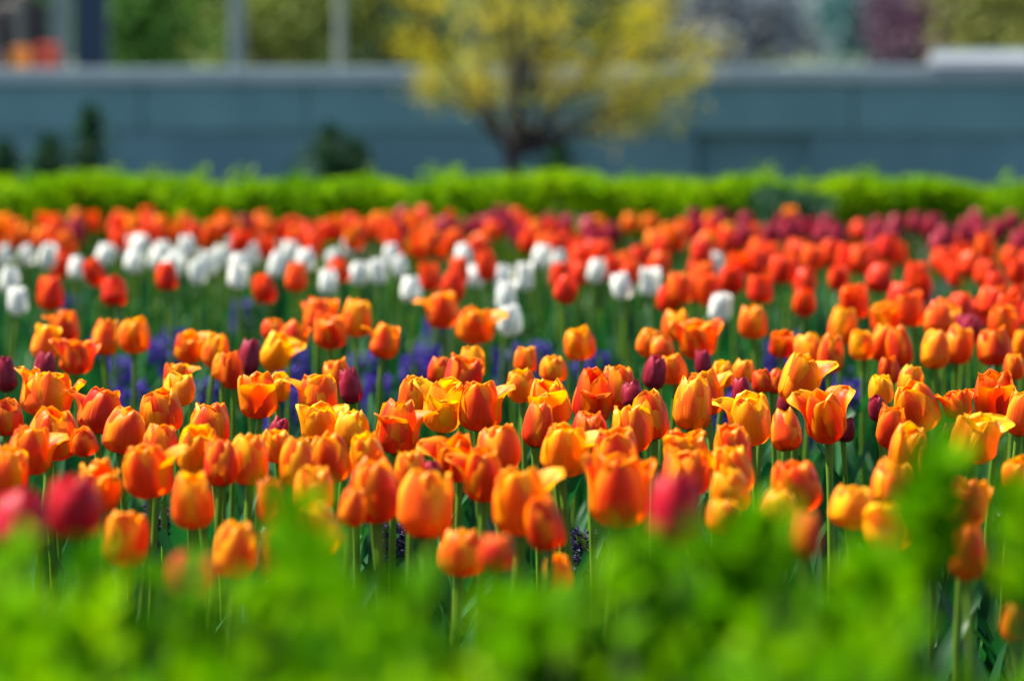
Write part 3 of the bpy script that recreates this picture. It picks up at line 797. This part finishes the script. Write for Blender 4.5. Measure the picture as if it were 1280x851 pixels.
# x y w h style redness [pixels per metre] | label        (photo pixels; one line per flower)
ORANGE = '''
83 408 36 40 ol .75|red-orange tulip with one petal spread sideways, topmost of the far-left cluster
54 428 36 44 g .25|ragged yellow-orange tulip above the burgundy bud of the far-left cluster
130 421 34 46 o .45|orange notched tulip left of the round yellow-orange one on a tall stem
168 418 38 45 c .3|round yellow-orange closed tulip standing alone on a tall stem, left side
94 446 42 44 gx .85|split red-orange tulip between a burgundy bud and the notched orange tulip
234 432 38 40 or .45|orange tulip with one raised side petal before the biggest purple hyacinth
267 437 34 44 c .28|upright yellow-orange tulip left above the tall burgundy bud
278 458 30 36 c .25|smaller yellow-orange tulip low beside the tall burgundy bud
292 462 26 48 o .85|red-orange tulip half hidden behind the tall burgundy bud
220 470 34 34 or .55|small orange tulip with a pinkish petal stretched right above the yellow one
52 492 66 60 gx .42|large ragged open tulip with pointed petals, topmost of the left front cluster
8 520 44 48 c .75|red-orange tulip at the left edge below the burgundy bud
62 541 64 66 c .55|broad red-streaked orange tulip under the large ragged open one
33 562 54 62 or .6|orange tulip with a yellow-edged side petal below the broad red-streaked one
6 588 54 66 c .45|pinkish orange tulip at the left edge above the blurred crimson blooms
120 513 54 58 ol .85|red cup tulip with frilled petals spread left, behind a yellow-rimmed one
149 537 52 60 c .5|yellow-rimmed red-centred closed tulip right of the frilled red cup
110 551 34 36 c .8|red tulip low behind the frilled red cup
203 513 62 56 c .5|plump rounded pink-orange tulip below a yellow one
222 486 40 42 o .08|frilly yellow tulip peeking over the plump rounded one
263 530 50 54 o .55|open orange tulip with red inside, right of the plump rounded one
245 558 54 66 c .22|yellow-orange closed tulip in front of the open orange one
198 552 42 44 o .5|orange tulip tucked low between the plump one and split-petalled one
276 578 42 60 c .7|red-orange tulip squeezed behind two closed yellow-orange tulips
311 574 50 66 c .3|smooth yellow-orange closed tulip left of the green shoot
325 494 48 58 of .6|red-orange cup with its front petal folded out, below the tall burgundy bud
188 588 62 68 or .55|orange-red tulip with one side petal parted, on a stem cluster
242 624 52 72 c .28|yellow-orange closed tulip hanging lower than the parted one
152 672 56 70 o .5 1290|soft orange tulip low, just above the foreground leaves at left
292 686 54 72 c .28 1310|golden closed tulip low, just above the foreground leaves
126 603 52 60 g .4|frilled orange tulip behind the blurred crimson bloom
346 482 30 36 c .15|small golden tulip behind the folded-petal cup
336 436 38 48 gr .08|ragged yellow tulip with a petal drooping right, beside the tall burgundy bud
340 412 26 26 o .6|pinkish orange tulip just above the ragged yellow one
362 418 36 34 ol .75|small red-orange twisted tulip left of the tall ragged one
397 395 40 46 gl .72|tall ragged red-orange tulip with a petal curling left
413 414 40 44 g .8|red-orange tulip under the tall ragged one
445 397 38 48 c .32|smooth yellow-orange tulip at the top, right of the ragged red-orange ones
477 426 34 44 ol .55|orange tulip with a thin petal hanging left, above purple hyacinths
424 466 36 36 o .55|orange tulip half hidden behind a burgundy tulip
398 492 54 50 ol .42|frilly orange tulip with petals turned down left, left of the burgundy one
400 528 50 48 ox .15|golden split tulip below the frilly orange one
441 534 44 44 c .06|pure yellow tulip right of the golden split one
348 557 38 42 o .3|yellow-orange tulip low right of a crimson bud
373 577 46 64 c .3|pale orange closed tulip directly above the green shoot
418 571 50 64 c .55|orange tulip with a red central streak, right of the pale one
461 568 46 58 c .2|yellow-orange tulip right of the red-streaked one
493 533 54 70 oFr .75|red-orange cup with yellow-edged folded front and spread side petal
550 506 50 68 oFl .05|bright yellow tulip with its front petal folded down
575 470 46 52 g .85|red ragged tulip behind the bright yellow one
515 497 38 54 o .35|orange tulip left behind the bright yellow one
600 507 52 64 or .62|orange-red tulip with a pale-tipped petal pointing right, beside the bright yellow one
556 388 42 44 gl .6|orange tulip with a petal curling left, topmost in the middle
592 406 46 46 or .48|orange tulip with a large petal spread right, topmost in the middle
590 453 34 40 o .12|yellow tulip just behind the red ragged one
548 462 30 34 c .65|small red-orange tulip left of the red ragged one
575 567 50 60 ol .7|red-orange tulip with a white-tipped petal pointing left
626 561 54 60 o .42|soft orange tulip right of the white-tipped one
605 592 50 68 ol .68|red-orange tulip with a yellow-topped side petal, in front of the white-tipped one
653 625 68 86 or .35|big golden orange tulip with a petal split off right, front of the middle
688 652 48 70 c .8|red-orange tulip half behind the big golden one
529 630 68 86 o .35|big smooth golden cup just right of the big reddish one, front of the middle
473 612 62 82 c .65|big reddish orange cup in front, left of the golden one
514 588 40 52 o .3|yellow-orange tulip peeking between two big front cups
414 656 56 70 c .25|yellow-orange tulip right of the green shoot, low in front
392 612 50 60 o .35|orange tulip behind the green shoot
344 627 36 62 o .9|deep red tulip left of the green shoot
438 633 34 50 c .5|orange tulip squeezed left of the big reddish cup
574 690 58 60 c .4 1290|short rounded orange tulip just above the foreground leaves, middle
657 450 30 34 o .35|small orange tulip above another, left of the round yellow one at back
654 481 40 42 c .25|yellow-orange tulip low, below the small orange one at back
693 461 34 34 c .25|round yellow-orange tulip between purple hyacinths at back
727 428 38 42 c .22|yellow-orange tulip standing alone at back in the middle
668 530 38 58 c .65|red-orange tulip left below the folded orange one
690 503 54 64 of .45|orange tulip with a folded front petal, left of the deep red one
737 495 50 70 cF .98|deep red tulip with a curled-down front petal in the middle
771 486 44 58 o .6|orange tulip with red streaks right of the deep red one
809 428 32 36 c .3|yellow-orange tulip left under the tall one beside the ragged cluster
828 434 30 32 c .45|orange tulip beside a yellow-orange one over the burgundy bud
846 406 36 40 c .28|tall yellow-orange tulip left of the ragged cluster at back
873 424 44 48 gx .7|ragged red-orange tulip right of the tall yellow-orange one
844 461 36 38 o .4|orange tulip between two burgundy buds
905 467 28 34 c .18|small yellow tulip right of a burgundy bud at back
927 464 28 32 c .28|small yellow-orange tulip right of the yellow one at back
954 476 26 30 o .8|small red-orange tulip behind a burgundy bud, right of centre
942 402 36 42 c .4|closed orange tulip alone on a tall stem at back, right of centre
863 504 48 68 c .3|tall yellow-orange tulip of the cluster right of the deep red one
886 491 44 58 or .5|orange tulip with a petal tip pointing right behind the tall yellow-orange one
818 518 46 64 c .5|orange tulip left of the tall yellow-orange one
790 536 52 60 o .38|yellow-tipped orange tulip below the burgundy buds
737 535 52 44 c .9|red tulip low behind the deep red one
940 523 56 66 ol .22|large yellow tulip with a petal opened left
702 561 58 66 or .2|golden tulip with pale petals curling right, in front of the deep red one
773 568 60 66 o .65|orange-red tulip right behind the red goblet
774 613 74 94 wx .72|large red-orange goblet with widely parted petals, front of the middle
858 563 58 52 g .55|frilly red-yellow tulip behind the blurred crimson bloom
854 590 60 60 g .55|ragged yellow and red tulip directly above the blurred crimson bloom
918 560 46 60 o .62|orange-red tulip under the large yellow one
921 588 50 64 o .35|pink-striped orange tulip below the orange-red one
916 612 50 54 c .12|yellow tulip just above the foreground leaves right of the crimson bloom
906 645 52 46 c .2|soft yellow-orange tulip half sunk in leaves right of the crimson bloom
700 714 38 46 o .25 1250|small orange tulip low among the foreground leaves, middle
977 430 36 32 w .8|small open red-orange tulip behind the tall leaning one
1017 438 40 46 c .35|yellow-orange tulip left below the tall closed one, right side
1036 441 32 50 c .55|orange tulip right behind the yellow-orange one, right side
1051 406 36 48 c .3|tall closed yellow-orange tulip with frilled top, right side
1108 397 42 36 w .4|open crown-shaped orange tulip at back, before the red band
1079 430 32 38 c .2|yellow-orange tulip leftmost of the right back trio
1101 428 34 48 c .45|orange tulip in the middle of the right back trio
1127 432 30 52 c .75|red-orange tulip rightmost of the right back trio
1112 462 26 36 c .95|small red tulip under the right back trio
1135 474 32 38 c .22|yellow-orange tulip right above the small pure yellow one
1102 486 32 38 c .0|small egg-shaped pure yellow tulip
1181 403 40 38 g .45|orange tulip topmost of the clump left of the purple bud
1168 436 36 50 c .22|yellow-orange tulip at the left of the clump by the purple bud
1195 430 36 50 c .45|orange tulip at the right of the clump by the purple bud
1247 433 44 48 o .8|broad red-orange tulip right of the purple bud
1268 458 26 34 c .5|orange tulip below the broad red-orange one near the right edge
1278 430 24 36 c .3|yellow-orange tulip at the right edge beside the broad red-orange one
993 472 50 70 or .3 930|tall leaning yellow-orange tulip with a split side petal, right of centre
1036 518 52 68 olr .62 985|red-orange tulip with frilled petals spread to both sides like arms
985 536 38 54 c .45|closed orange tulip under the tall leaning one
1111 532 38 56 o .75|red and orange tulip with dew drops, left of the pinkish one
1132 561 48 68 c .35|pinkish yellow tulip with a pointed top, below the dewy one
1157 505 54 66 c .5|large orange tulip behind the tall green shoot
1200 505 36 36 gx .65|small spread tulip right of the large orange one behind the shoot
1246 496 50 68 of .9 960|deep red-orange tulip with a pointed front petal near the right edge
1273 515 40 60 o .4|yellow-edged orange tulip at the right edge
1214 546 60 62 or .15|large yellow tulip half hidden by the tall green shoot
966 476 22 32 c .85|small red-orange tulip left behind the tall leaning one
1000 608 60 66 o .85|glowing red-orange cup above the foreground leaves, right of centre
1112 606 52 66 c .4|peach-orange closed tulip in front of the pinkish one
1062 634 56 52 o .12|yellow tulip half sunk in leaves left of the peach one
1112 658 58 58 g .12|ragged yellow tulip half sunk in leaves under the peach one
1272 592 40 46 c .35|orange-yellow tulip at the right edge above the foreground leaves
1205 628 52 62 wx .6|orange open tulip behind the tall green shoot
1168 583 34 58 c .5|orange tulip left behind the tall green shoot
1266 778 38 50 c .15 1450|yellow tulip lowest of all at the right edge among leaves
968 634 50 46 c .12|soft yellow tulip half sunk in leaves under the glowing red cup
'''
BURG = '''
9 467 25 46 c .7|burgundy bud at the left edge
55 458 28 40 c .4|burgundy bud under the ragged yellow-orange tulip, far left
308 446 27 47 c .8|tall burgundy bud beside the ragged yellow tulip
441 482 29 46 c .3|burgundy tulip with pale edge right of the frilly orange one
345 534 24 28 c .1|crimson bud low behind the red-orange folded cup
815 465 29 44 c .5|burgundy bud standing left of the two orange ones, right of the deep red tulip
793 493 28 36 c .5|dark burgundy bud low behind the yellow-tipped orange tulip
881 453 22 34 c .5|small burgundy bud under the ragged red-orange tulip
928 488 25 34 c .5|burgundy bud behind the large yellow tulip
982 502 26 34 c .9 880|dark burgundy bud hidden under the tall leaning tulip
1054 536 26 32 c .9 930|dark burgundy bud behind the tulip with arms
1212 411 26 38 c .5|purple-burgundy bud in front of the red band, right side
1100 510 24 34 c .2 930|pinkish burgundy bud peeking over the dewy tulip
1208 406 22 30 c .3|small purple bud touching the larger purple one
539 586 26 22 c .0|small pink bud low left of the white-tipped tulip
1190 545 24 34 c .9 940|dark bud behind the large half-hidden yellow tulip
'''
CRIM = '''
94 632 70 82 c .3 1600|blurred crimson bloom left of the low soft orange tulip
20 652 70 84 c .8 1650|blurred crimson bloom at the left edge above the leaves
844 637 66 92 c .6 1640|large blurred crimson bloom in front, right of the red goblet
232 720 60 66 o .1 1700|blurred red bloom low between the two low orange tulips
'''
FRONT = '''
355 690 44 72 c .95 1580|blurred dark red-orange bloom under the green shoot
622 690 46 46 c 1 1520|blurred red bloom sunk in leaves beside the short rounded orange tulip
1210 690 46 72 c .85 1420|blurred red-orange bloom under the tall green shoot
1008 668 30 60 c .8 1620|blurred pink-orange bloom sunk in leaves below the glowing red cup
'''
def read(txt):
    for ln in txt.strip().splitlines():
        a, lab = ln.split('|'); f = a.split()
        yield float(f[0]), float(f[1]), float(f[2]), float(f[3]), f[4], float(f[5]), (float(f[6]) if len(f) > 6 else None), lab
for (x, y, w, h, st, red, s, lab) in read(ORANGE):
    tulip('orange_tulip', x, y, w, h, st, red, 'orange', lab, 'orange tulips of the front bed', s, .02 if x == 993 else None)
for (x, y, w, h, st, red, s, lab) in read(BURG):
    tulip('burgundy_tulip', x, y, w, h, st, red, 'burgundy', lab, 'burgundy tulips among the orange ones', s)
for (x, y, w, h, st, red, s, lab) in read(CRIM):
    tulip('crimson_tulip', x, y, w, h, st, red, 'crimson', lab, 'blurred blooms nearest the camera', s)
for (x, y, w, h, st, red, s, lab) in read(FRONT):
    tulip('orange_tulip', x, y, w, h, st, red, 'orange', lab, 'blurred blooms nearest the camera', s)

# ---- the far bands: white, red, maroon
SECT = [(-200, 140, 'below the navy column'), (140, 350, 'below the slim blue-grey post'), (350, 490, 'below the thin pale post'),
        (490, 600, "below the yellow tree's left branches"), (600, 700, "below the yellow tree's trunk"), (700, 890, "below the yellow tree's right branches"),
        (890, 1035, 'below the dark bush'), (1035, 1160, 'below the second hedge'), (1160, 1500, 'below the white stone slab')]
ORD = ['first', 'second', 'third', 'fourth', 'fifth', 'sixth', 'seventh', 'eighth', 'ninth', 'tenth', 'eleventh', 'twelfth', 'thirteenth', 'fourteenth', 'fifteenth', 'sixteenth', 'seventeenth', 'eighteenth', 'nineteenth', 'twentieth']
def band_labels(items, noun, rows, fmt):
    """items: list of (x, y): label by the landmark above, the row and the place within that row"""
    out = [None] * len(items)
    for (a, b, where) in SECT:
        idx = sorted([i for i, it in enumerate(items) if a <= it[0] < b], key=lambda i: -items[i][1])
        if not idx: continue
        nr_ = max(1, min(rows, math.ceil(len(idx) / 4)))
        per = math.ceil(len(idx) / nr_)
        for r in range(nr_):
            row = sorted(idx[r * per:(r + 1) * per], key=lambda i: items[i][0])
            rn = '' if nr_ == 1 else (' in front row' if r == 0 else ' in back row' if r == nr_ - 1 else f' in {ORD[r]} row')
            for k, i in enumerate(row):
                nth = 'only' if len(row) == 1 else ORD[k] + ' from left'
                out[i] = fmt.format(noun=noun, nth=nth, rn=rn, where=where).replace('only in', 'only one in').replace('only below', 'only one below')
    return out
WHITE = [(8, 318), (37, 318), (58, 319), (95, 334), (12, 350), (22, 376), (155, 308), (165, 326), (193, 322), (150, 297), (213, 335), (235, 308), (250, 339), (287, 303), (276, 321),
         (296, 346), (342, 302), (343, 330), (382, 324), (410, 352), (440, 308), (447, 341), (475, 339), (502, 332), (515, 361), (579, 320), (593, 345), (629, 348), (633, 371), (638, 400), (675, 320),
         (699, 327), (657, 346), (743, 338), (781, 357), (813, 352), (892, 329), (899, 384), (172, 306), (205, 316), (222, 326), (262, 328), (300, 330), (318, 318), (360, 316), (128, 318), (425, 326), (490, 318)]
wl = band_labels(WHITE, 'white tulip', 2, '{noun}, {nth}{rn} {where}')
for (x, y), lab in zip(WHITE, wl):
    rr = random.Random(x * 3 + y)
    s = s_for(y, .43 + rr.uniform(-.015, .02))
    tulip('white_tulip', x, y, .042 * s * rr.uniform(.88, 1.12), .059 * s * rr.uniform(.92, 1.12), rr.choice(['c', 'c', 'o', 'o', 'g']), .5, 'white', lab, 'white tulips before the red band', s)

rb = random.Random(19)
RED_HAND = [(63, 366), (143, 364), (210, 345), (335, 360), (370, 346), (425, 337), (540, 346), (565, 358), (703, 361), (835, 373), (125, 338), (75, 330), (575, 338), (610, 332),
            (975, 336), (1005, 377), (1005, 352), (1013, 322), (1050, 347), (1058, 322), (1070, 377), (1098, 347), (1104, 326), (1145, 346), (1125, 371), (1143, 386), (1197, 343), (1190, 308), (1233, 341),
            (1246, 356), (1277, 350), (1200, 384), (1217, 393), (1240, 377), (1262, 388), (1256, 402), (1275, 372), (880, 346), (868, 357), (852, 360), (887, 362), (915, 348), (922, 331), (948, 327), (950, 361),
            (820, 330), (785, 330), (765, 335), (725, 322), (700, 345), (1150, 360), (1180, 392), (1290, 392), (1172, 398)]
items = [(x, y, 'red') for (x, y) in RED_HAND]
def clear(x, y, d):
    return all(abs(x - a) > d or abs(y - b) > d * .55 for a, b, *_ in items)
tries = 0
while len(items) < 56 + 178 and tries < 9000:
    tries += 1
    x = rb.uniform(-30, 1310)
    far_y = rb.triangular(266, 313 if x < 720 else 345, 287)
    if not clear(x, far_y, 13): continue
    if far_y < 312 and x > 900 and rb.random() < .75 * min((x - 850) / 200, 1): k = 'maroon'
    elif far_y < 300 and 480 < x and rb.random() < .3: k = 'maroon'
    elif far_y < 300 and rb.random() < .09: k = 'maroon'
    elif far_y < 305 and rb.random() < .42: k = 'orange'
    else: k = 'red'
    items.append((x, far_y, k))
for kind, noun, mat, grp in (('red', 'red tulip', 'red', 'red tulips of the far band'), ('orange', 'orange tulip', 'orange', 'orange tulips of the far band'),
                             ('maroon', 'maroon tulip', 'burgundy', 'maroon tulips of the far band')):
    sub = [(x, y) for (x, y, k) in items if k == kind]
    labs = band_labels(sub, noun, 6, 'far {noun}, {nth}{rn} {where}')
    for (x, y), lab in zip(sub, labs):
        rr = random.Random(int(x * 11 + y * 3))
        z = .445 + rr.uniform(-.03, .03)
        s = s_for(y, z)
        red = {'red': rr.uniform(.2, .75), 'orange': rr.uniform(.35, .8), 'maroon': rr.uniform(-.6, .3)}[kind]
        nm = {'red': 'red_tulip', 'orange': 'orange_tulip', 'maroon': 'maroon_tulip'}[kind]
        tulip(nm, x, y, .049 * s * rr.uniform(.88, 1.12), .061 * s * rr.uniform(.92, 1.12), rr.choice(['c', 'c', 'o', 'o', 'w']), red, 'maroon' if kind == 'maroon' and 'maroon' in M else mat, lab, grp, s)

# ------------------------------------------------------------------ hyacinths
def spike_mesh(seed):
    nr = np.random.default_rng(200 + seed)
    C, D = [], []
    for k in range(58):
        t = k / 57
        a = k * 2.399 + nr.uniform(-.3, .3)
        r = .011 * (1 - .35 * t)
        for j in range(6):                    # six petals of one little bell
            b = j * math.pi / 3
            out = np.array([math.cos(a), math.sin(a), .15 - .3 * (1 - t)])
            side = np.array([-math.sin(a), math.cos(a), 0]); up = np.array([0, 0, 1.0])
            dd = out * .75 + (side * math.cos(b) + up * math.sin(b)) * .75
            C.append(np.array([math.cos(a) * r * 1.2, math.sin(a) * r * 1.2, t * .12]) + out * .008); D.append(dd)
    v, q = leaf_cloud(np.array(C), nr.uniform(.013, .019, len(C)), nr.uniform(.006, .009, len(C)), nr, 0.0, np.array(D))
    return mesh_np('flower_spike', v, q)
SPK = [spike_mesh(k) for k in range(3)]
SPKD = [m.copy() for m in SPK]
for m_ in SPK: m_.materials.append(M['hyac'])
for m_ in SPKD: m_.materials.append(M['hyacd'])
def hyacinth(x, y, s, label, grp, dark=False, k=1.0):
    p = at(x, y, s)
    rr = random.Random(int(x * 5 + y))
    r = empty('purple_hyacinth' if not dark else 'faded_hyacinth', (p.x, p.y, 0)); tag(r, label, 'hyacinth', grp)
    zb = max(p.z - .06 * k, .05)
    st = link('stem', STEMS[rr.randrange(4)], None, r); st.scale = (1.3, 1.3, zb + .08 * k)
    b = link('flower_spike', (SPKD if dark else SPK)[rr.randrange(3)], None, r, (0, 0, zb))
    b.scale = (k * 1.1, k * 1.1, k * .72); b.rotation_euler = (rr.uniform(-.12, .12), rr.uniform(-.12, .12), rr.uniform(0, 6))
    f = link('foliage', FOL[rr.randrange(8)], None, r); f.scale = (.55, .55, .8); f.rotation_euler = (0, 0, rr.uniform(0, 6))
HY = [(207, 440), (716, 470), (1048, 478), (350, 500), (170, 500), (560, 482), (986, 430), (905, 480), (216, 426), (150, 468), (122, 440), (370, 452), (358, 474), (456, 458), (470, 486), (520, 462), (534, 448), (545, 412), (636, 450), (676, 446),
      (752, 455), (858, 442), (880, 505), (908, 508), (972, 442), (1065, 494), (1000, 520), (258, 492), (85, 382), (302, 388), (1178, 366), (1010, 470),]
hl = band_labels(HY, 'purple hyacinth', 3, '{noun}, {nth}{rn} {where}')
for (x, y), lab in zip(HY, hl):
    rr = random.Random(x + y)
    hyacinth(x, y, min(s_for(y, .27), 690) * rr.uniform(.97, 1.03), lab, 'purple hyacinths between the tulip bands', False, rr.uniform(.82, 1.05))
HD = [(193, 630, 'faded dark hyacinth between stems under the parted orange tulip'), (486, 656, 'faded dark hyacinth between the two big front cups'),
      (725, 664, 'faded bluish hyacinth left of the red goblet stem'),
      (100, 565, 'dark faded hyacinth behind stems at the left')]
for (x, y, lab) in HD:
    hyacinth(x, y + 14, s_for(y, .28), lab, 'faded hyacinths low between the stems', True, .6)

# ------------------------------------------------------------------ green leaves covering the bed (stuff)
def cover(n, y0, y1, hmin, hmax, seed):
    rng = random.Random(seed)
    V, Q = [], []
    for k in range(n):
        Y = rng.uniform(y0, y1)
        X = rng.uniform(-1, 1) * (Y * .165 + .25)
        v, q = [], []
        strap_leaf(rng, rng.uniform(0, 6.28), rng.uniform(hmin, hmax), rng.uniform(.014, .034), rng.uniform(5, 90), v, q, 6)
        o = len(V)
        V += [(a + X, b + Y, c - .01) for a, b, c in v]; Q += [tuple(o + i for i in f) for f in q]
    return V, Q
V, Q = cover(2600, 3.1, 6.9, .12, .27, 1)
V2, Q2 = cover(5200, 6.6, 13.6, .16, .34, 2)
o_ = len(V); V += V2; Q += [tuple(o_ + i for i in f) for f in Q2]
tag(link('ground_foliage', mesh_np('ground_foliage', V, Q, True), M['cover']), 'dense green bulb leaves covering the bed between the flowers', 'foliage', None, 'stuff')

# ------------------------------------------------------------------ the leafy hedge right in front of the camera
TOPS = [(-200, 680), (0, 672), (60, 694), (110, 684), (200, 722), (280, 738), (330, 722), (420, 700), (500, 694), (560, 738), (640, 704), (700, 726), (760, 716), (830, 700), (880, 660), (930, 640), (985, 668), (1040, 690), (1085, 672),
        (1125, 712), (1150, 730), (1180, 780), (1215, 812), (1300, 812), (1500, 810)]
def front_hedge():
    S0 = 2350.0
    nr = np.random.default_rng(77); rng = random.Random(8)
    p = at(640, 113, S0)
    r = empty('leafy_hedge', (0, p.y, 0)); tag(r, 'bright green leafy hedge close in front of the tulips, out of focus', 'hedge')
    tx = [a for a, b in TOPS]; tz = [z_of(b + 36, S0) for a, b in TOPS]
    xs0 = [(a - 640) / S0 for a in tx]
    C, L, D = [], [], []
    V, Q = [], []
    nsh = 1150
    clump = [(rng.uniform(-.40, .40), rng.uniform(-.42, .10), rng.gauss(0, .013)) for _ in range(110)]
    for k in range(nsh):
        ck = clump[rng.randrange(len(clump))]
        if ck[0] > .225 and rng.random() < .55: continue
        X = ck[0] + rng.gauss(0, .016); dy = ck[1] + rng.gauss(0, .016)
        top = ck[2] + float(np.interp(X, xs0, tz)) - .008 - abs(rng.gauss(0, .022)) - max(0, -dy) * .05
        top += .008 * math.sin(X * 40 + dy * 17)
        lx, ly = rng.uniform(-.05, .05), rng.uniform(-.05, .05)
        b0 = Vector((X - lx, dy - ly, rng.uniform(.28, .42))); b1 = Vector((X, dy, top))
        pts, rad = grow_limb(b0, b1, .0022, .001, rng, 5, .06)
        tube_arrays(pts, rad, 5, V, Q)
        m = rng.randint(9, 14)
        for j in range(m):
            t = 1 - (j / m) * .8
            q = b0.lerp(b1, t); a = j * 2.4 + k
            C.append((q.x, q.y, q.z)); D.append((math.cos(a), math.sin(a), .5 + .5 * t)); L.append(rng.uniform(.022, .036) * (1.0 if j > 2 else .8))
    shoots = [(370, 592, 2150), (362, 640, 2200), (395, 660, 2250), (1178, 512, 2200), (1170, 535, 2250), (1162, 560, 2300), (1150, 600, 2200), (1268, 592, 2300), (1288, 575, 2400), (1295, 640, 2250), (945, 612, 2300), (920, 630, 2300), (965, 640, 2250), (1085, 668, 2350), (1060, 690, 2300), (1105, 696, 2300), (640, 714, 2300), (505, 700, 2300), (845, 710, 2300), (430, 710, 2250), (0, 710, 2250), (105, 715, 2300)]
    for (px, py, s) in shoots:
        q = at(px, py + 46, s); e = Vector((q.x, q.y - p.y, q.z))
        b0 = e + Vector((rng.uniform(-.01, .01), rng.uniform(-.02, .02), -.22))
        pts, rad = grow_limb(b0, e, .0024, .001, rng, 6, .03)
        tube_arrays(pts, rad, 5, V, Q)
        for j in range(30):
            t = 1 - j / 30 * (.27 if px > 1140 else .36)
            c = b0.lerp(e, t); a = j * 2.4
            C.append(tuple(c)); D.append((math.cos(a), math.sin(a), .35 + .7 * t)); L.append(rng.uniform(.024, .036) * (.78 if px > 1140 else 1))
    for k in range(26):
        X = -.4 + .8 * (k + rng.random()) / 26; dy = rng.uniform(-.35, .05)
        pts, rad = grow_limb(Vector((X, dy, -.03)), Vector((X + rng.uniform(-.05, .05), dy, .45)), .007, .003, rng, 6, .05)
        v, q = tube_arrays(pts, rad, 6)
        link('branch', mesh_np('branch', [tuple(z) for z in v], q, True), M['bark'], r)
    nf = 5200                                  # darker inner leaves below the shoots
    X = nr.uniform(-.42, .42, nf); dy = nr.uniform(-.42, .1, nf)
    tp = np.interp(X, xs0, tz) - .085
    Z = np.minimum(tp, np.interp(X, xs0, tz) - .085) - nr.uniform(0, 1, nf) ** 1.3 * .4
    C = np.concatenate([np.array(C), np.stack([X, dy, Z], 1)]); D = np.concatenate([np.array(D), nr.normal(size=(nf, 3))])
    L = np.concatenate([np.array(L), nr.uniform(.022, .034, nf)])
    v, q = leaf_cloud(C, L, L * nr.uniform(.55, .75, len(L)), nr, .15, D)
    link('foliage', mesh_np('foliage', v, q), M['fhedge'], r)
    tag(link('twigs', mesh_np('twigs', [tuple(z) for z in V], Q, True), M['bark'], r), kind='stuff')
front_hedge()
